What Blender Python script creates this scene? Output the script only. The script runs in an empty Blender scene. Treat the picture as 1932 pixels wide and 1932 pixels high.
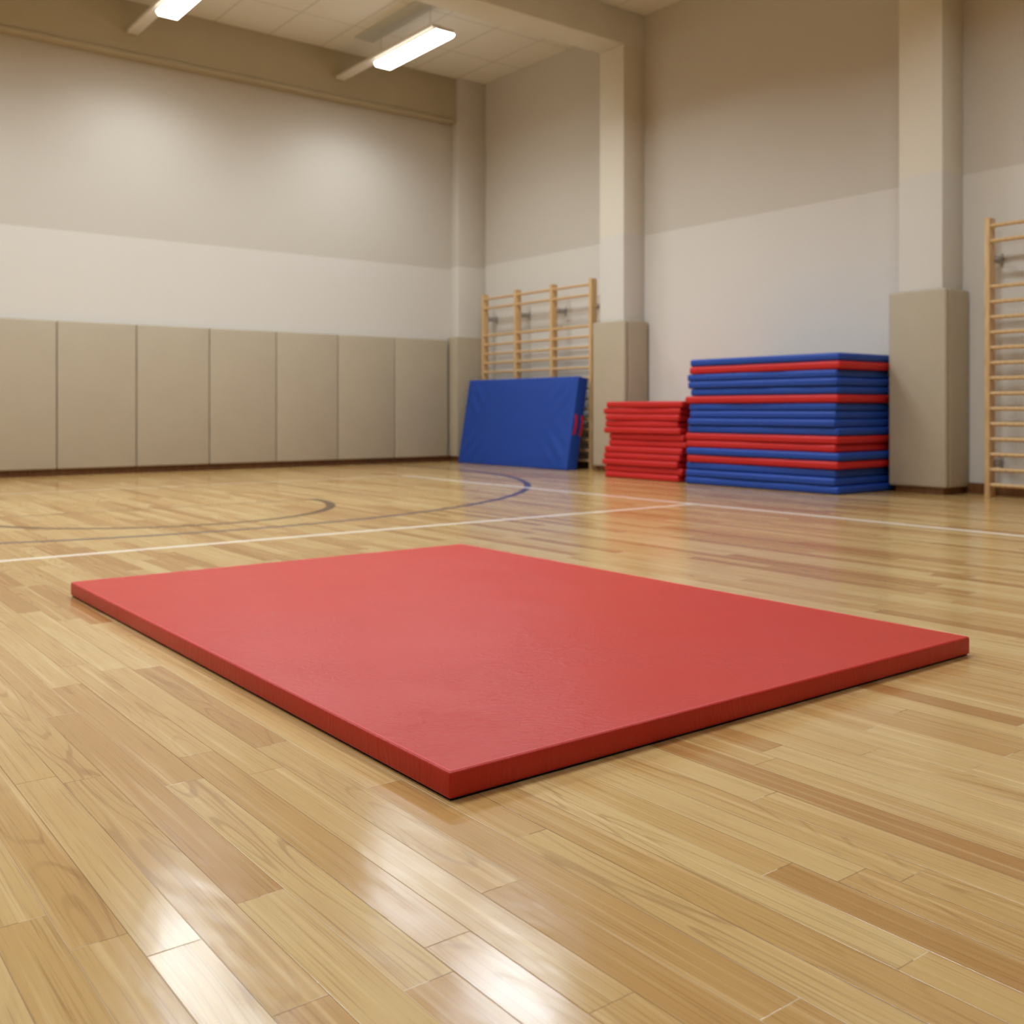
import bpy, bmesh, math, random
from mathutils import Vector, Matrix, noise

random.seed(7)
S = bpy.context.scene
C = S.collection
PI = math.pi

# ------------------------------------------------------------------ layout (metres)
XW, YW, ZC = 8.60, 12.01, 5.39          # right wall plane, left wall plane, ceiling
XMIN, YMIN = -5.0, -4.0
CAM_H = 0.73

# ------------------------------------------------------------------ node helpers
def srgb(r, g, b):
    f = lambda c: (c/255/12.92) if c/255 <= 0.04045 else ((c/255+0.055)/1.055)**2.4
    return (f(r), f(g), f(b), 1.0)

class NT:
    def __init__(self, name):
        self.m = bpy.data.materials.new(name); self.m.use_nodes = True
        self.t = self.m.node_tree; self.t.nodes.clear()
        self.out = self.t.nodes.new('ShaderNodeOutputMaterial')
    def n(self, kind, **kw):
        nd = self.t.nodes.new(kind)
        for k, v in kw.items(): setattr(nd, k, v)
        return nd
    def put(self, sock, v):
        if isinstance(v, bpy.types.NodeSocket): self.t.links.new(v, sock)
        elif v is not None: sock.default_value = v
    def math(self, op, a, b=None, c=None, clamp=False):
        nd = self.n('ShaderNodeMath', operation=op, use_clamp=clamp)
        self.put(nd.inputs[0], a)
        if b is not None: self.put(nd.inputs[1], b)
        if c is not None: self.put(nd.inputs[2], c)
        return nd.outputs[0]
    def add(self, a, b): return self.math('ADD', a, b)
    def sub(self, a, b): return self.math('SUBTRACT', a, b)
    def mul(self, a, b): return self.math('MULTIPLY', a, b)
    def step(self, v, lo, hi):
        nd = self.n('ShaderNodeMapRange', interpolation_type='SMOOTHSTEP')
        self.put(nd.inputs[0], v); self.put(nd.inputs[1], lo); self.put(nd.inputs[2], hi)
        return nd.outputs[0]
    def mapr(self, v, a, b, c, d):
        nd = self.n('ShaderNodeMapRange')
        self.put(nd.inputs[0], v)
        for i, x in enumerate((a, b, c, d)): self.put(nd.inputs[i+1], x)
        return nd.outputs[0]
    def mix(self, f, a, b, mode='MIX'):
        nd = self.n('ShaderNodeMix', data_type='RGBA', blend_type=mode)
        self.put(nd.inputs[0], f); self.put(nd.inputs[6], a); self.put(nd.inputs[7], b)
        return nd.outputs[2]
    def pos(self):
        g = self.n('ShaderNodeNewGeometry'); s = self.n('ShaderNodeSeparateXYZ')
        self.put(s.inputs[0], g.outputs['Position']); return s.outputs
    def obj(self):
        g = self.n('ShaderNodeTexCoord'); return g.outputs['Object']
    def vec(self, x, y, z=0.0):
        c = self.n('ShaderNodeCombineXYZ')
        for i, v in enumerate((x, y, z)): self.put(c.inputs[i], v)
        return c.outputs[0]
    def noise(self, v, scale=5.0, detail=2.0, rough=0.5, dist=0.0):
        nd = self.n('ShaderNodeTexNoise')
        self.put(nd.inputs['Vector'], v); nd.inputs['Scale'].default_value = scale
        nd.inputs['Detail'].default_value = detail; nd.inputs['Roughness'].default_value = rough
        nd.inputs['Distortion'].default_value = dist
        return nd.outputs[0]
    def white(self, v):
        nd = self.n('ShaderNodeTexWhiteNoise', noise_dimensions='3D'); self.put(nd.inputs['Vector'], v)
        s = self.n('ShaderNodeSeparateColor'); self.put(s.inputs[0], nd.outputs['Color'])
        return s.outputs
    def bump(self, h, strength=1.0, dist=1.0, normal=None):
        nd = self.n('ShaderNodeBump'); nd.inputs['Strength'].default_value = strength
        nd.inputs['Distance'].default_value = dist; self.put(nd.inputs['Height'], h)
        if normal is not None: self.put(nd.inputs['Normal'], normal)
        return nd.outputs[0]
    def bsdf(self, color, rough=0.5, spec=0.5, normal=None, metallic=0.0, coat=0.0, coat_rough=0.1, sheen=0.0):
        b = self.n('ShaderNodeBsdfPrincipled')
        self.put(b.inputs['Base Color'], color); self.put(b.inputs['Roughness'], rough)
        self.put(b.inputs['Specular IOR Level'], spec); self.put(b.inputs['Metallic'], metallic)
        b.inputs['Coat Weight'].default_value = coat; b.inputs['Coat Roughness'].default_value = coat_rough
        b.inputs['Sheen Weight'].default_value = sheen
        if normal is not None: self.put(b.inputs['Normal'], normal)
        self.put(self.out.inputs[0], b.outputs[0])
        return self.m

# ------------------------------------------------------------------ materials
def m_floor():
    k = NT('maple_floor'); X, Y, Z = k.pos()
    W = 0.0765
    xs = k.math('DIVIDE', k.sub(X, 0.060), W)
    row = k.math('FLOOR', xs); u = k.math('FRACT', xs)
    rr = k.white(k.vec(row, 3.7, 1.1))
    L = k.mapr(rr[1], 0, 1, 0.75, 1.25)
    v = k.math('DIVIDE', k.add(Y, k.mul(rr[0], 9.3)), L)
    pid = k.math('FLOOR', v); fv = k.math('FRACT', v)
    pr = k.white(k.vec(row, pid, 7.3))
    pr2 = k.white(k.vec(pid, row, 2.9))
    # plank tone
    ramp = k.n('ShaderNodeValToRGB')
    cr = ramp.color_ramp; cr.interpolation = 'LINEAR'
    cr.elements[0].position = 0.0; cr.elements[0].color = FL[0]
    cr.elements[1].position = 1.0; cr.elements[1].color = FL[3]
    e = cr.elements.new(0.22); e.color = FL[1]
    e = cr.elements.new(0.62); e.color = FL[2]
    k.put(ramp.inputs[0], pr[0])
    col = ramp.outputs[0]
    # broad tone drift inside a plank
    ox = k.mul(pr[1], 37.0); oy = k.mul(pr[2], 53.0)
    drift = k.noise(k.vec(k.add(k.mul(X, 10.0), ox), k.add(k.mul(Y, 1.6), oy), 0.0), 1.0, 2.0, 0.5)
    col = k.mix(k.mul(k.step(drift, 0.42, 0.8), 0.42), col, srgb(176, 128, 70), 'MIX')
    # cathedral figure: contour lines of a stretched noise
    cn = k.noise(k.vec(k.add(k.mul(X, 9.0), oy), k.add(k.mul(Y, 0.9), ox), pr2[0]), 1.0, 1.5, 0.45)
    ring = k.math('SINE', k.mul(cn, 110.0))
    ringm = k.mul(k.mul(k.step(ring, 0.62, 1.0), k.step(pr2[1], 0.35, 0.9)), k.step(drift, 0.25, 0.65))
    col = k.mix(k.mul(ringm, 0.40), col, srgb(126, 82, 40))
    # straight fine grain
    fg = k.noise(k.vec(k.add(k.mul(X, 210.0), ox), k.add(k.mul(Y, 3.2), oy), 0.0), 1.0, 3.0, 0.6)
    col = k.mix(k.mul(k.step(fg, 0.48, 0.76), 0.52), col, srgb(134, 90, 46))
    fg2 = k.noise(k.vec(k.add(k.mul(X, 60.0), oy), k.add(k.mul(Y, 1.2), ox), 0.0), 1.0, 2.0, 0.5)
    col = k.mix(k.mul(k.step(fg2, 0.5, 0.8), 0.45), col, srgb(226, 196, 142))
    # dark mineral streaks and small knots
    ks = k.noise(k.vec(k.add(k.mul(X, 24.0), ox), k.add(k.mul(Y, 4.5), oy), 4.0), 1.0, 4.0, 0.65, 1.2)
    col = k.mix(k.mul(k.step(ks, 0.66, 0.80), k.mul(k.step(pr2[2], 0.45, 0.9), 0.6)), col, srgb(104, 64, 30))
    # seams; the light ones paint in a glint off the plank bevels
    du = k.math('MINIMUM', u, k.sub(1.0, u))
    dv = k.mul(k.math('MINIMUM', fv, k.sub(1.0, fv)), L)
    seam_u = k.sub(1.0, k.step(k.mul(du, W), 0.0003, 0.0013))
    seam_v = k.sub(1.0, k.step(dv, 0.0004, 0.0018))
    seam = k.math('MAXIMUM', seam_u, seam_v)
    rs = k.white(k.vec(k.math('ROUND', xs), 11.3, 5.0))
    along = k.noise(k.vec(k.mul(k.math('ROUND', xs), 3.7), k.mul(Y, 1.3), 2.0), 1.0, 2.0, 0.5)
    glintseam = k.step(k.add(k.mul(rs[0], 0.6), along), 0.78, 0.98)
    seamc = k.mix(glintseam, srgb(104, 70, 36), srgb(232, 210, 172))
    col = k.mix(k.mul(seam, k.mapr(rs[1], 0, 1, 0.25, 0.6)), col, seamc)
    # painted court lines
    def band(d, half): return k.sub(1.0, k.step(k.math('ABSOLUTE', d), half-0.004, half+0.004))
    def lt(a, b): return k.math('LESS_THAN', a, b)
    def gt(a, b): return k.math('GREATER_THAN', a, b)
    white = k.mul(band(k.sub(Y, 5.40), 0.032), lt(X, 5.96))
    white = k.math('MAXIMUM', white, k.mul(band(k.sub(X, 5.93), 0.036), lt(Y, 9.70)))
    wfar = k.mul(band(k.sub(Y, 9.665), 0.04), lt(X, 5.96))
    def circ(cx, cy, r, half):
        dx = k.sub(X, cx); dy = k.sub(Y, cy)
        d = k.math('SQRT', k.add(k.mul(dx, dx), k.mul(dy, dy)))
        return band(k.sub(d, r), half)
    arc1 = k.mul(circ(2.50, 7.60, 1.29, 0.036), lt(Y, 7.62))
    arc2 = circ(2.50, 10.50, 4.57, 0.034)
    thin = k.mul(band(k.sub(Y, 7.585), 0.022), lt(X, 3.80))
    lane = k.mul(band(k.sub(X, 4.30), 0.022), k.mul(gt(Y, 7.6), lt(Y, 11.0)))
    side = k.mul(band(k.sub(X, 7.21), 0.016), lt(Y, 9.2))
    brown = k.math('MAXIMUM', k.mul(k.math('MAXIMUM', thin, lane), 0.85), k.mul(side, 0.75))
    col = k.mix(brown, col, srgb(110, 70, 42))
    col = k.mix(k.mul(arc1, 0.9), col, srgb(62, 48, 38))
    col = k.mix(k.mul(arc2, 0.85), col, srgb(46, 48, 72))
    col = k.mix(k.mul(wfar, 0.35), col, srgb(235, 222, 200))
    col = k.mix(k.mul(white, 0.92), col, srgb(240, 226, 204))
    # relief: tiny tilt and cup per plank, seams, finish ripple
    um = k.sub(u, 0.5)
    tilt = k.mul(k.mul(um, W), k.mapr(pr2[0], 0, 1, -0.0012, 0.0012))
    cup = k.mul(k.mul(um, um), W*0.012)
    ripple = k.mul(k.noise(k.vec(k.mul(X, 16.0), k.mul(Y, 7.0), 0.0), 1.0, 2.0, 0.5), 0.0010)
    h = k.add(k.add(tilt, cup), ripple)
    h = k.sub(h, k.mul(seam_u, 0.0007))
    h = k.sub(h, k.mul(seam_v, 0.0004))
    nrm = k.bump(h, 0.75, 1.0)
    rough = k.add(FLOOR_ROUGH, k.mul(k.step(drift, 0.3, 0.8), 0.04))
    return k.bsdf(col, rough, 0.5, nrm)

FL = [srgb(164, 117, 64), srgb(182, 141, 84), srgb(193, 157, 99), srgb(202, 171, 115)]
FLOOR_ROUGH = 0.17

def m_wall(name, z, upper, lower):
    k = NT(name); X, Y, Z = k.pos()
    g = k.n('ShaderNodeNewGeometry').outputs['Position']
    n1 = k.noise(g, 1.1, 3.0, 0.55); n2 = k.noise(g, 140.0, 2.0, 0.6)
    col = k.mix(k.step(Z, z-0.004, z+0.004), lower, upper)
    col = k.mix(k.mapr(n1, 0.3, 0.7, 0.0, 0.10), col, k.mix(1.0, col, (0.82, 0.80, 0.76, 1), 'MULTIPLY'))
    return k.bsdf(col, 0.75, 0.25, k.bump(n2, 0.10, 0.004))

def m_plain(name, col, rough=0.6, spec=0.4, nscale=60.0, bstr=0.08, bdist=0.004, var=0.12, metallic=0.0, coat=0.0, sheen=0.0):
    k = NT(name); o = k.obj()
    n1 = k.noise(o, 2.5, 3.0, 0.55); n2 = k.noise(o, nscale, 3.0, 0.6)
    c = k.mix(k.mapr(n1, 0.3, 0.7, 0.0, var), col, k.mix(1.0, col, (0.6, 0.6, 0.6, 1), 'MULTIPLY'))
    return k.bsdf(c, rough, spec, k.bump(n2, bstr, bdist), metallic, coat, 0.2, sheen)

def m_ceiling():
    k = NT('ceiling_tiles'); X, Y, Z = k.pos()
    def line(v, o, s):
        f = k.math('FRACT', k.math('DIVIDE', k.sub(v, o), s))
        return k.mul(k.math('MINIMUM', f, k.sub(1.0, f)), s)
    d = k.math('MINIMUM', line(X, 5.33, 0.70), line(Y, 10.98, 0.98))
    ln = k.sub(1.0, k.step(d, 0.004, 0.014))
    tile = k.white(k.vec(k.math('FLOOR', k.math('DIVIDE', k.sub(X, 5.33), 0.70)), k.math('FLOOR', k.math('DIVIDE', k.sub(Y, 10.98), 0.98)), 0.0))
    n = k.noise(k.n('ShaderNodeNewGeometry').outputs['Position'], 150.0, 2.0, 0.6)
    col = k.mix(k.mul(tile[0], 0.12), CEIL, k.mix(1.0, CEIL, (0.8, 0.8, 0.8, 1), 'MULTIPLY'))
    col = k.mix(k.mul(ln, 0.35), col, srgb(120, 100, 80))
    return k.bsdf(col, 0.85, 0.1, k.bump(k.sub(n, k.mul(ln, 1.5)), 0.1, 0.004))

def m_wood(name, light, dark):
    k = NT(name); o = k.obj(); s = k.n('ShaderNodeSeparateXYZ'); k.put(s.inputs[0], o)
    n = k.noise(k.vec(k.mul(s.outputs[0], 60.0), k.mul(s.outputs[1], 60.0), k.mul(s.outputs[2], 5.0)), 1.0, 3.0, 0.6)
    col = k.mix(k.step(n, 0.35, 0.75), light, dark)
    return k.bsdf(col, 0.42, 0.4, k.bump(n, 0.05, 0.002))

def m_vinyl(name, col, rough, spec=0.5, grain=0.25):
    k = NT(name); g = k.n('ShaderNodeNewGeometry').outputs['Position']
    s = k.n('ShaderNodeSeparateXYZ'); k.put(s.inputs[0], g)
    crease = k.noise(k.vec(k.mul(s.outputs[0], 55.0), k.mul(s.outputs[1], 16.0), k.mul(s.outputs[2], 30.0)), 1.0, 3.0, 0.6, 0.6)
    fine = k.noise(g, 420.0, 2.0, 0.6)
    soft = k.noise(g, 3.0, 2.0, 0.5)
    c = k.mix(k.mapr(soft, 0.3, 0.7, 0.0, 0.12), col, k.mix(1.0, col, (0.75, 0.7, 0.7, 1), 'MULTIPLY'))
    h = k.add(k.mul(crease, 0.0010*grain*4), k.mul(fine, 0.00016*grain*4))
    h = k.add(h, k.mul(soft, 0.004))
    return k.bsdf(c, k.add(rough, k.mul(crease, 0.08)), spec, k.bump(h, 0.8, 1.0))

def m_mat_top(name, col, rough, spec):
    k = NT(name); g = k.n('ShaderNodeNewGeometry').outputs['Position']
    s = k.n('ShaderNodeSeparateXYZ'); k.put(s.inputs[0], g)
    a = k.sub(k.mul(s.outputs[0], 0.79), k.mul(s.outputs[1], 0.61)); b = k.add(k.mul(s.outputs[0], 0.61), k.mul(s.outputs[1], 0.79))
    wob = k.noise(g, 5.0, 2.0, 0.5)
    c1 = k.noise(k.vec(k.mul(a, 17.0), k.mul(k.add(b, k.mul(wob, 0.10)), 62.0), 0.0), 1.0, 3.0, 0.62, 0.5)
    wr = k.math('ABSOLUTE', k.sub(c1, 0.5))
    patch = k.step(k.noise(g, 2.6, 2.0, 0.5), 0.35, 0.65)
    fine = k.noise(g, 380.0, 2.0, 0.6); soft = k.noise(g, 2.2, 2.0, 0.5)
    c = k.mix(k.mapr(soft, 0.3, 0.7, 0.0, 0.10), col, k.mix(1.0, col, (0.8, 0.75, 0.75, 1), 'MULTIPLY'))
    c = k.mix(k.mul(k.sub(1.0, k.step(wr, 0.0, 0.05)), k.mul(patch, 0.2)), c, k.mix(1.0, c, (0.7, 0.6, 0.6, 1), 'MULTIPLY'))
    h = k.add(k.mul(wr, k.mapr(patch, 0, 1, 0.0014, 0.0050)), k.mul(fine, 0.00018))
    h = k.add(h, k.mul(soft, 0.006))
    return k.bsdf(c, rough, spec, k.bump(h, 0.9, 1.0))

def m_emit(name, col, s):
    k = NT(name); e = k.n('ShaderNodeEmission'); e.inputs[0].default_value = col; e.inputs[1].default_value = s
    k.put(k.out.inputs[0], e.outputs[0]); return k.m

UP, LO = srgb(200, 191, 177), srgb(214, 207, 196)
CEIL = srgb(224, 218, 204)
M = {
    'floor': m_floor(),
    'wall_left': m_wall('wall_paint_left', 2.72, UP, LO),
    'wall_right': m_wall('wall_paint_right', 2.79, UP, LO),
    'col': m_wall('column_paint', 2.785, srgb(219, 209, 190), LO),
    'col_corner': m_wall('corner_column_paint', 2.745, UP, LO),
    'beam': m_plain('beam_paint', srgb(222, 216, 200), 0.8, 0.2),
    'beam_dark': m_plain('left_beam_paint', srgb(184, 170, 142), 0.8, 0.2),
    'ceiling': m_ceiling(),
    'base': m_wood('brown_baseboard', srgb(126, 84, 48), srgb(98, 62, 34)),
    'pad': m_vinyl('tan_vinyl', srgb(178, 163, 138), 0.5, 0.35, 0.12),
    'wood': m_wood('beech', srgb(212, 176, 124), srgb(184, 144, 94)),
    'bracket': m_plain('grey_steel', srgb(166, 160, 152), 0.5, 0.4, metallic=0.1),
    'red': m_vinyl('red_vinyl', srgb(190, 30, 28), 0.45, 0.35, 0.25),
    'red_big': m_mat_top('red_vinyl_mat_top', srgb(184, 38, 17), 0.44, 0.36),
    'red_pipe': m_vinyl('red_welt', srgb(218, 66, 66), 0.4, 0.5, 0.1),
    'black': m_plain('black_rubber', (0.012, 0.011, 0.011, 1), 0.8, 0.2),
    'blue': m_vinyl('blue_vinyl', srgb(27, 66, 150), 0.45, 0.35, 0.25),
    'strap': m_plain('red_webbing', srgb(190, 40, 52), 0.7, 0.2),
    'lamp_body': m_plain('lamp_white_metal', srgb(225, 214, 198), 0.5, 0.4),
    'rail': m_plain('lamp_rail', srgb(228, 220, 206), 0.6, 0.3),
    'lamp_shadow': m_plain('lamp_shadow_grey', srgb(200, 196, 182), 0.7, 0.2),
    'diffuser': m_emit('lit_tube_diffuser', (1.0, 0.985, 0.94, 1), 7.0),
}

# ------------------------------------------------------------------ geometry helpers
def add_box(bm, x0, x1, y0, y1, z0, z1, bevel=0.0, seg=2):
    r = bmesh.ops.create_cube(bm, size=1.0)
    vs = r['verts']
    for v in vs:
        v.co = Vector(((x0+x1)/2 + v.co.x*(x1-x0), (y0+y1)/2 + v.co.y*(y1-y0), (z0+z1)/2 + v.co.z*(z1-z0)))
    if bevel > 0:
        es = list({e for v in vs for e in v.link_edges})
        bmesh.ops.bevel(bm, geom=es, offset=bevel, segments=seg, profile=0.5, affect='EDGES')

def add_rod(bm, a, b, r, n=12):
    a, b = Vector(a), Vector(b); d = b-a
    q = d.to_track_quat('Z', 'Y').to_matrix().to_4x4()
    bmesh.ops.create_cone(bm, cap_ends=True, segments=n, radius1=r, radius2=r, depth=d.length,
                          matrix=Matrix.Translation((a+b)/2) @ q)

def obj(name, bm, mat, parent=None, smooth=True):
    me = bpy.data.meshes.new(name)
    bmesh.ops.recalc_face_normals(bm, faces=bm.faces)
    bm.to_mesh(me); bm.free()
    me.materials.append(M[mat] if isinstance(mat, str) else mat)
    if smooth:
        for p in me.polygons: p.use_smooth = True
        try: me.set_sharp_from_angle(angle=math.radians(40))
        except Exception: pass
    o = bpy.data.objects.new(name, me); C.objects.link(o)
    if parent is not None: o.parent = parent
    return o

def box_obj(name, b, mat, parent=None, bevel=0.0, seg=2):
    bm = bmesh.new(); add_box(bm, *b, bevel=bevel, seg=seg); return obj(name, bm, mat, parent)

def tag(o, label, cat, group=None):
    o['label'] = label; o['category'] = cat
    if group: o['group'] = group
    return o

def thing(name, label, cat, loc, group=None):
    o = bpy.data.objects.new(name, None); C.objects.link(o); o.location = loc
    o.empty_display_size = 0.2
    return tag(o, label, cat, group)

def struct(o, label=None, cat=None):
    o['kind'] = 'structure'
    if label: o['label'] = label
    if cat: o['category'] = cat
    return o

# ------------------------------------------------------------------ room shell
def quad(name, pts, mat):
    bm = bmesh.new(); bm.faces.new([bm.verts.new(p) for p in pts])
    me = bpy.data.meshes.new(name); bm.to_mesh(me); bm.free(); me.materials.append(M[mat])
    o = bpy.data.objects.new(name, me); C.objects.link(o); return o

struct(quad('floor', [(XMIN, YMIN, 0), (XW, YMIN, 0), (XW, YW, 0), (XMIN, YW, 0)], 'floor'),
       'glossy honey maple plank sports floor with painted court lines', 'floor')
struct(quad('ceiling', [(XMIN, YMIN, ZC), (XMIN, YW, ZC), (XW, YW, ZC), (XW, YMIN, ZC)], 'ceiling'),
       'pale ceiling of large square tiles', 'ceiling')
struct(quad('wall_left', [(XMIN, YW, 0), (XW, YW, 0), (XW, YW, ZC), (XMIN, YW, ZC)], 'wall_left'),
       'beige wall with white band above the tan wall pads', 'wall')
struct(quad('wall_right', [(XW, YW, 0), (XW, YMIN, 0), (XW, YMIN, ZC), (XW, YW, ZC)], 'wall_right'),
       'beige and white wall behind the mat stacks and columns', 'wall')
struct(quad('wall_rear', [(XMIN, YMIN, 0), (XMIN, YW, 0), (XMIN, YW, ZC), (XMIN, YMIN, ZC)], 'wall_right'),
       'plain beige and white wall at the far left side of the hall', 'wall')
struct(quad('wall_near', [(XW, YMIN, 0), (XMIN, YMIN, 0), (XMIN, YMIN, ZC), (XW, YMIN, ZC)], 'wall_right'),
       'plain beige and white wall behind the camera', 'wall')

COLX = 8.26
struct(box_obj('trim_1', (8.134, XW, 11.81, YW, 0, ZC), 'col_corner', bevel=0.004), 'slim beige corner column where the two walls meet', 'column')
struct(box_obj('trim_2', (COLX, XW, 8.611, 9.021, 0, 4.985), 'col', bevel=0.004), 'beige and white wall column beside the short red mat stack', 'column')
struct(box_obj('trim_3', (COLX, XW, 4.685, 5.094, 0, ZC), 'col', bevel=0.004), 'beige and white wall column right of the tall mat stack', 'column')
struct(box_obj('trim_4', (XMIN, XW, 8.611, 9.021, 4.985, ZC), 'beam', bevel=0.004), 'pale ceiling beam crossing the hall above a column', 'beam')
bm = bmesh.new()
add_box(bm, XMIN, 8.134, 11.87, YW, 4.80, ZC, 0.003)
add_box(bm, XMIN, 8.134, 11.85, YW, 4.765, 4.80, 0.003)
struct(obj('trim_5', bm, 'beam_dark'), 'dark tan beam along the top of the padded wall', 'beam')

# baseboards
bm = bmesh.new(); add_box(bm, XMIN, 8.134, YW-0.02, YW, 0, 0.085, 0.004); add_box(bm, 8.114, 8.134, 11.79, YW-0.02, 0, 0.085, 0.004); add_box(bm, 8.134, XW, 11.79, 11.81, 0, 0.085, 0.004)
struct(obj('baseboard_left', bm, 'base'), 'brown wooden baseboard under the wall pads', 'baseboard')
bm = bmesh.new()
for a, b in ((9.021, 11.79), (5.094, 8.611), (YMIN, 4.685)): add_box(bm, XW-0.02, XW, a, b, 0, 0.095, 0.004)
for a, b in ((8.611, 9.021), (4.685, 5.094)):
    add_box(bm, COLX-0.02, COLX, a-0.02, b+0.02, 0, 0.095, 0.004)
    add_box(bm, COLX, XW, a-0.02, a, 0, 0.095, 0.004); add_box(bm, COLX, XW, b, b+0.02, 0, 0.095, 0.004)
struct(obj('baseboard_right', bm, 'base'), 'brown wooden baseboard along the right wall and columns', 'baseboard')

# ------------------------------------------------------------------ padded wall panels
def pad_panel_mesh(w, h, d, bevel=0.018):
    bm = bmesh.new(); add_box(bm, -w/2, w/2, -d, 0, 0, h, bevel, 3); return bm
names = ['tan wall pad nearest the corner column', 'second tan wall pad from the corner column',
         'third tan wall pad from the corner column', 'fourth tan wall pad from the corner column',
         'fifth tan wall pad from the corner column', 'sixth tan wall pad from the corner column',
         'seventh tan wall pad from the corner column, cut by the left picture edge']
PW = 0.862
for i, lab in enumerate(names):
    xc = 8.04 - PW*(i+0.5)
    if i == 0:
        first_pad = obj('wall_pad', pad_panel_mesh(PW-0.006, 1.715-0.075, 0.06), 'pad'); o = first_pad
    else:
        o = first_pad.copy(); C.objects.link(o)
    o.location = (xc, YW-0.0205, 0.075)
    tag(o, lab, 'wall pad', 'tan wall pads along the left wall')

# ------------------------------------------------------------------ column pads
def column_pad(label, x_front, y0, y1, zb, zt, depth, sides):
    t = thing('column_pad', label, 'column pad', (x_front, (y0+y1)/2, zb), 'tan pads wrapped around the columns')
    w = (y1-y0)/2; h = zt-zb
    bm = bmesh.new(); add_box(bm, 0, depth, -w, w, 0, h, 0.022, 3); obj('front_panel', bm, 'pad', t)
    for s in sides:
        ya, yb = (-w, -w+0.062) if s < 0 else (w-0.062, w)
        bm = bmesh.new(); add_box(bm, depth+0.001, XW-x_front-0.021, ya, yb, 0, h, 0.02, 3); obj('side_panel', bm, 'pad', t)
    return t
column_pad('tan pad around the column right of the tall mat stack', 8.198, 4.617, 5.162, 0.06, 1.77, 0.058, (-1, 1))
column_pad('tan pad around the column behind the short red mat stack', 8.190, 8.526, 9.075, 0.06, 1.77, 0.062, (-1, 1))
t = thing('column_pad', 'narrow tan pad on the corner column beside the leaning blue mat', 'column pad', (8.36, 11.78, 0.075), 'tan pads wrapped around the columns')
bm = bmesh.new(); add_box(bm, -0.290, 0.235, -0.02, 0.028, 0, 1.675, 0.014, 3); obj('front_panel', bm, 'pad', t)
bm = bmesh.new(); add_box(bm, -0.290, -0.228, 0.029, 0.205, 0, 1.675, 0.014, 3); obj('side_panel', bm, 'pad', t)

# ------------------------------------------------------------------ large red mat in front
def noisy(bm, amp, freq, seed):
    for v in bm.verts:
        n = noise.noise_vector(v.co*freq + Vector((seed*3.1, seed*1.7, seed*5.3)))
        v.co += Vector((n.x, n.y, 0))*amp

MX0, MX1, MY0, MY1, MT = 1.063, 2.925, 1.572, 4.215, 0.0555
t = thing('exercise_mat', 'large flat red exercise mat lying alone on the floor in front', 'mat', ((MX0+MX1)/2, (MY0+MY1)/2, 0))
hx, hy = (MX1-MX0)/2, (MY1-MY0)/2
bm = bmesh.new(); add_box(bm, -hx, hx, -hy, hy, 0.0045, MT, 0.0055, 4)
obj('cover', bm, 'red_big', t)
bm = bmesh.new(); add_box(bm, -hx+0.006, hx-0.006, -hy+0.006, hy-0.006, 0.0, 0.0044, 0.0, 1)
tag_b = obj('base', bm, 'black', t); tag_b['label'] = 'black non-slip underside'
# raised welt along the top edge
bm = bmesh.new(); a = hx-0.006; b = hy-0.006; z = MT-0.0006
pts = [(-a, -b), (a, -b), (a, b), (-a, b)]
for i in range(4):
    p, q = pts[i], pts[(i+1) % 4]; add_rod(bm, (p[0], p[1], z), (q[0], q[1], z), 0.0018, 8)
w = obj('edge_welt', bm, 'red_pipe', t); w['label'] = 'slightly lighter red seam along the top edge'

# ------------------------------------------------------------------ stacked mats
def stack_mat_mesh(lx, ly, th, seed):
    bm = bmesh.new(); add_box(bm, -lx/2, lx/2, -ly/2, ly/2, 0, th, th*0.30, 4)
    es = [e for e in bm.edges if abs(e.verts[0].co.y-e.verts[1].co.y) > ly*0.5]
    bmesh.ops.subdivide_edges(bm, edges=es, cuts=14, use_grid_fill=True)
    for v in bm.verts:
        n = noise.noise_vector(Vector((v.co.x*1.5, v.co.y*2.2, seed*7.7)))
        v.co.x += n.x*0.010 - math.copysign(0.004, v.co.x)*abs(v.co.z/th-0.5)
        f = abs(2*v.co.z/th-1)
        v.co.z = th/2 + (v.co.z-th/2)*(1.0-0.05*abs(n.y))
    return bm

TALL = [  # bottom to top: colour, label
 ('b', 'bottom blue mat of the tall stack, lying on the floor'),
 ('b', 'middle of the three blue mats at the base of the tall stack'),
 ('b', 'upper of the three blue mats at the base of the tall stack'),
 ('r', 'lowest red mat in the tall stack, under a single blue mat'),
 ('b', 'single blue mat between red mats low in the tall stack'),
 ('r', 'lower of the two adjoining red mats in the tall stack'),
 ('r', 'upper of the two adjoining red mats in the tall stack'),
 ('b', 'lowest of the four blue mats at mid height of the tall stack'),
 ('b', 'second lowest of the four blue mats at mid height of the tall stack'),
 ('b', 'second highest of the four blue mats at mid height of the tall stack'),
 ('b', 'highest of the four blue mats at mid height of the tall stack'),
 ('r', 'lone red mat between four blue mats and three blue mats in the tall stack'),
 ('b', 'lowest of the three blue mats near the top of the tall stack'),
 ('b', 'middle of the three blue mats near the top of the tall stack'),
 ('b', 'highest of the three blue mats near the top of the tall stack'),
 ('r', 'highest red mat in the tall stack, under the topmost blue mat'),
 ('b', 'topmost blue mat lying on the tall blue and red stack'),
]
TH = 1.222/17
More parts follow.
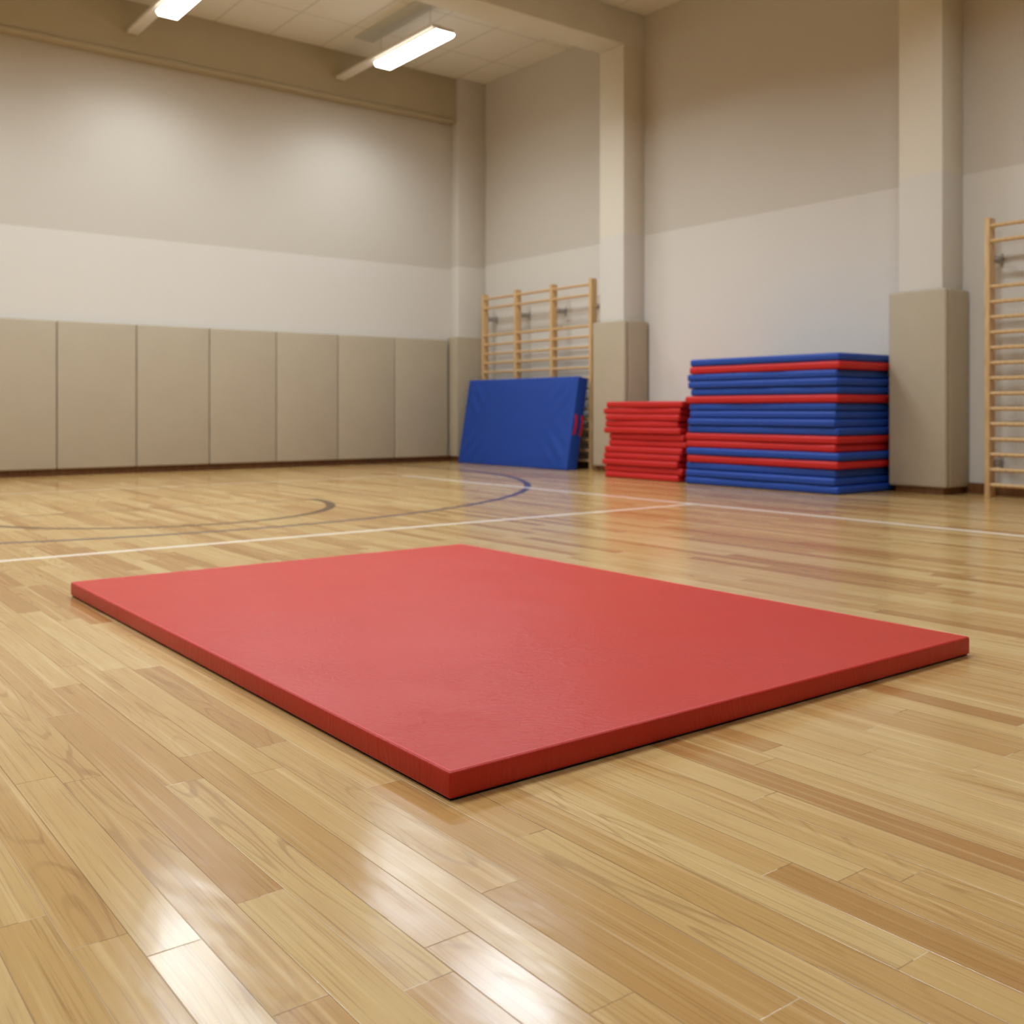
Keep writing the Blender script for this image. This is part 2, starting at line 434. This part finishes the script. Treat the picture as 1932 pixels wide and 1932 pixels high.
#      offsets: x front, far end (y1), near end (y0)
offx = [0.0, 0.0, 0.012, -0.004, -0.004, 0.012, 0.004, 0.016, 0.0, 0.016, 0.022, 0.006, 0.02, 0.004, 0.012, 0.006, 0.014]
offy = [0.0, 0.0, 0.0, -0.02, -0.012, 0.0, 0.006, -0.022, -0.034, -0.046, -0.03, 0.012, -0.05, -0.025, -0.012, -0.048, -0.05]
near = [0.0, 0.03, 0.03, 0.0, -0.008, 0.03, 0.01, 0.012, 0.03, 0.035, 0.03, 0.008, 0.012, 0.008, 0.018, -0.012, 0.0]
for i, (c, lab) in enumerate(TALL):
    y1 = 6.945+offy[i]; y0 = 5.195+near[i]; x0 = 7.495+offx[i]
    o = obj('gym_mat', stack_mat_mesh(0.86, y1-y0, TH-0.0006, i+1), 'blue' if c == 'b' else 'red')
    o.location = (x0+0.43, (y0+y1)/2, i*TH)
    tag(o, lab, 'mat', 'mats in the tall blue and red stack')

ordn = ['bottom', 'second from bottom', 'third from bottom', 'fourth from bottom', 'fifth from bottom', 'sixth from bottom',
        'sixth from top', 'fifth from top', 'fourth from top', 'third from top', 'second from top', 'topmost']
TR = 0.818/12
left = [0.0, 0.02, 0.045, 0.04, 0.02, -0.03, -0.035, 0.02, 0.01, -0.005, 0.045, -0.02]     # from bottom: far-end shift
right = [0.0, 0.055, -0.01, 0.02, 0.05, 0.10, 0.07, 0.03, -0.02, 0.02, 0.03, 0.09]
fx = [0.0, 0.01, -0.01, 0.005, 0.01, 0.035, 0.025, 0.0, 0.01, 0.0, 0.012, 0.0]
for i, lab in enumerate(ordn):
    y1 = 8.15+left[i]*0.9; y0 = 7.075-right[i]*0.75
    if i == 11: y0 = 7.02
    x0 = 7.53+fx[i]
    o = obj('gym_mat', stack_mat_mesh(0.80, y1-y0, TR-0.0006, i+31), 'red')
    o.location = (x0+0.40, (y0+y1)/2, i*TR)
    tag(o, ('topmost red mat' if i == 11 else 'bottom red mat' if i == 0 else 'red mat '+lab) + ' in the short all red stack', 'mat', 'mats in the short red stack')

# ------------------------------------------------------------------ blue crash mat leaning on the wall bars
LEN, HGT, THK = 2.29, 1.155, 0.165
lean = math.atan2(0.195, 1.134)
t = thing('crash_mat', 'thick blue crash mat leaning against the wall bars by the corner', 'mat', (7.965, (9.29+11.58)/2, 0.0))
t.rotation_euler = (0, lean, 0)
def crash_bm():
    bm = bmesh.new(); add_box(bm, 0, THK, -LEN/2, LEN/2, 0, HGT, 0.012, 3)
    ey = [e for e in bm.edges if abs(e.verts[0].co.y-e.verts[1].co.y) > LEN*0.5]
    bmesh.ops.subdivide_edges(bm, edges=ey, cuts=70, use_grid_fill=True)
    ez = [e for e in bm.edges if abs(e.verts[0].co.z-e.verts[1].co.z) > HGT*0.5]
    bmesh.ops.subdivide_edges(bm, edges=ez, cuts=40, use_grid_fill=True)
    for v in bm.verts:
        if v.co.x > 0.03: continue
        y, z = v.co.y, v.co.z
        edge = min(1.0, (LEN/2-abs(y))/0.15, z/0.15, (HGT-z)/0.15); edge = max(0.0, edge)
        d = -0.010*edge
        for cy in (-1, 1):
            for cz in (0, 1):
                py = LEN/2-abs(y-(-cy*0) ) if False else (LEN/2 - y*cy)
                pz = z if cz == 0 else HGT-z
                along = (py+pz)/1.414; across = (py-pz)/1.414
                w = math.exp(-((along-0.35)/0.22)**2)*math.exp(-(across/0.30)**2)
                d += 0.007*w*math.sin(across*34.0 + cy*0.9 + cz*1.4)*edge
        n = noise.noise(Vector((y*1.6, z*2.0, 3.0)))
        d += 0.006*n*edge
        v.co.x += d
    return bm
obj('cover', crash_bm(), 'blue', t)
for xh in (0.036, 0.135):
    bm = bmesh.new(); rows = []
    for k in range(13):
        f = k/12; z = 0.44 + 0.25*f; out = 0.018*math.sin(PI*f)
        rows.append((z, out))
    prev = None
    for z, out in rows:
        y = -LEN/2 - 0.002 - out
        vs = [bm.verts.new(p) for p in ((xh-0.018, y, z), (xh+0.018, y, z), (xh+0.018, y-0.004, z), (xh-0.018, y-0.004, z))]
        if prev:
            for j in range(4): bm.faces.new((prev[j], prev[(j+1) % 4], vs[(j+1) % 4], vs[j]))
        else: bm.faces.new(vs)
        prev = vs
    bm.faces.new(prev)
    h = obj('handle', bm, 'strap', t); h['label'] = 'red webbing handle'

# ------------------------------------------------------------------ wall bars
RX = 8.34           # front plane
ZR = [0.102+0.1272*i for i in list(range(14))+[16, 17]]
def wall_bars(label, posts):
    yc = (posts[0]+posts[-1])/2
    t = thing('wall_bars', label, 'wall bars', (RX, yc, 0), 'wooden wall bars on the right wall')
    up = None; rung = None; br = None
    for i, y in enumerate(posts):
        if up is None:
            bm = bmesh.new(); add_box(bm, 0, 0.095, -0.0225, 0.0225, 0, 2.335, 0.004); up = obj('upright', bm, 'wood', t); o = up
        else:
            o = up.copy(); C.objects.link(o); o.parent = t
        o.location = (0, y-yc, 0)
        for z in (0.28, 2.00):
            if br is None:
                bm = bmesh.new(); add_box(bm, 0.0955, XW-RX-0.004, -0.012, 0.012, -0.03, 0.03, 0.003)
                add_box(bm, XW-RX-0.004, XW-RX, -0.012, 0.075 if False else 0.012, -0.06, 0.06, 0.001)
                add_box(bm, 0.082, 0.108, -0.055, -0.0225, -0.014, 0.014, 0.003)
                br = obj('bracket', bm, 'bracket', t); b = br
            else:
                b = br.copy(); C.objects.link(b); b.parent = t
            b.location = (0, y-yc, z)
    for ya, yb in zip(posts[:-1], posts[1:]):
        w = abs(ya-yb)
        for z in ZR:
            if rung is None:
                bm = bmesh.new(); add_rod(bm, (0, -w/2+0.0226, 0), (0, w/2-0.0226, 0), 0.0165, 14)
                rung = obj('rung', bm, 'wood', t); r = rung
            else:
                r = rung.copy(); C.objects.link(r); r.parent = t
            r.location = (0.022, (ya+yb)/2-yc, z)
            r.scale = (1, (w-0.0452)/(abs(posts[0]-posts[1])-0.0452), 1)
    return t
wall_bars('three bay wooden wall bars behind the leaning blue mat', [11.525, 10.785, 10.035, 9.285])
wall_bars('wooden wall bars at the right picture edge beside a padded column', [4.337, 3.58])

# ------------------------------------------------------------------ ceiling lights
LZ = 4.95
def ceiling_light(label, x, y, first=None):
    if first is None:
        t = thing('ceiling_light', label, 'ceiling light', (x, y, LZ), 'strip lights hanging below the ceiling')
        bm = bmesh.new()
        prof = [(-0.125, 0.0), (-0.10, -0.03), (0.10, -0.03), (0.125, 0.0), (0.125, 0.02), (-0.125, 0.02)]
        L = 0.685
        a = [bm.verts.new((p[0], -L, p[1])) for p in prof]; b = [bm.verts.new((p[0], L, p[1])) for p in prof]
        bm.faces.new(a); bm.faces.new(b)
        for i in range(6): bm.faces.new((a[i], a[(i+1) % 6], b[(i+1) % 6], b[i]))
        obj('diffuser', bm, 'diffuser', t)
        bm = bmesh.new(); add_box(bm, -0.11, 0.11, -0.69, 0.69, 0.0205, 0.06, 0.006)
        obj('housing', bm, 'lamp_body', t)
        bm = bmesh.new(); add_box(bm, -0.145, -0.010, -0.62, 1.66, 0.0605, 0.10, 0.006)
        obj('rail', bm, 'rail', t)
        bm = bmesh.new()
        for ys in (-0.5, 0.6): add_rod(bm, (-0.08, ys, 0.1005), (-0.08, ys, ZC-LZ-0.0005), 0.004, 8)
        add_box(bm, -0.17, 0.10, -1.30, 1.10, ZC-LZ-0.02, ZC-LZ-0.0005, 0.003)  # added plate, stands in for the fixture's shadow on the ceiling
        obj('rods_and_shadow_plate', bm, 'lamp_shadow', t)
        return t
    t = first.copy(); C.objects.link(t); t.location = (x, y, LZ); t['label'] = label
    for ch in list(first.children):
        c = ch.copy(); C.objects.link(c); c.parent = t
    return t
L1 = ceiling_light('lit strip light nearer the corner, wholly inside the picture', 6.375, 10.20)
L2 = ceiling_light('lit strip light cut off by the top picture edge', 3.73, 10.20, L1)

def area(name, x, y, z, w, l, power, spread, col=(0.885, 1.0, 1.115)):
    d = bpy.data.lights.new(name, 'AREA'); d.shape = 'RECTANGLE'; d.size = w; d.size_y = l
    d.energy = power; d.spread = math.radians(spread); d.color = col
    o = bpy.data.objects.new(name, d); C.objects.link(o); o.location = (x, y, z)
    return o
for x in (6.375, 3.73, 1.08, -1.57):
    area('strip_light_glow', x, 10.20, LZ-0.035, 0.22, 1.36, 24, 165)
    d = bpy.data.lights.new('strip_light_end_glow', 'SPOT'); d.energy = 70; d.spot_size = math.radians(148); d.spot_blend = 0.75
    d.shadow_soft_size = 0.06; d.color = (0.885, 1.0, 1.115)
    o = bpy.data.objects.new('strip_light_end_glow', d); C.objects.link(o); o.location = (x-0.02, 10.80, LZ-0.10)
for x, y, p in ((5.9, 7.7, 130), (3.2, 7.7, 130), (0.5, 7.7, 130), (-2.2, 7.7, 130),
                (5.9, 3.4, 110), (3.2, 3.4, 110), (0.5, 3.4, 110), (-2.2, 3.4, 110),
                (4.5, -1.0, 60), (0.5, -1.0, 60)):
    area('strip_light_glow', x, y, LZ-0.035, 0.22, 1.36, p*0.54, 150)

w = bpy.data.worlds.new('hall_air'); S.world = w; w.use_nodes = True
w.node_tree.nodes['Background'].inputs[0].default_value = (1.0, 0.9, 0.78, 1)
w.node_tree.nodes['Background'].inputs[1].default_value = 0.02

# ------------------------------------------------------------------ camera
cd = bpy.data.cameras.new('camera'); cam = bpy.data.objects.new('camera', cd); C.objects.link(cam)
cam.location = (0, 0, CAM_H); cam.rotation_euler = (PI/2, 0, -math.radians(37.56))
cd.sensor_width = 36.0; cd.lens = 1924.0/1932.0*36.0; cd.shift_y = -193.0/1932.0
cd.clip_start = 0.05; cd.clip_end = 60
cd.dof.use_dof = True; cd.dof.focus_distance = 1.75; cd.dof.aperture_fstop = 5.6
S.camera = cam

S.view_settings.view_transform = 'Standard'
S.view_settings.look = 'None'
S.view_settings.exposure = 0.0
S.cycles.use_denoising = True
S.cycles.max_bounces = 6
S.cycles.diffuse_bounces = 4
S.cycles.glossy_bounces = 3
S.cycles.transmission_bounces = 0
S.cycles.use_adaptive_sampling = True
S.cycles.adaptive_threshold = 0.05
S.cycles.adaptive_min_samples = 12
S.cycles.sample_clamp_indirect = 6.0
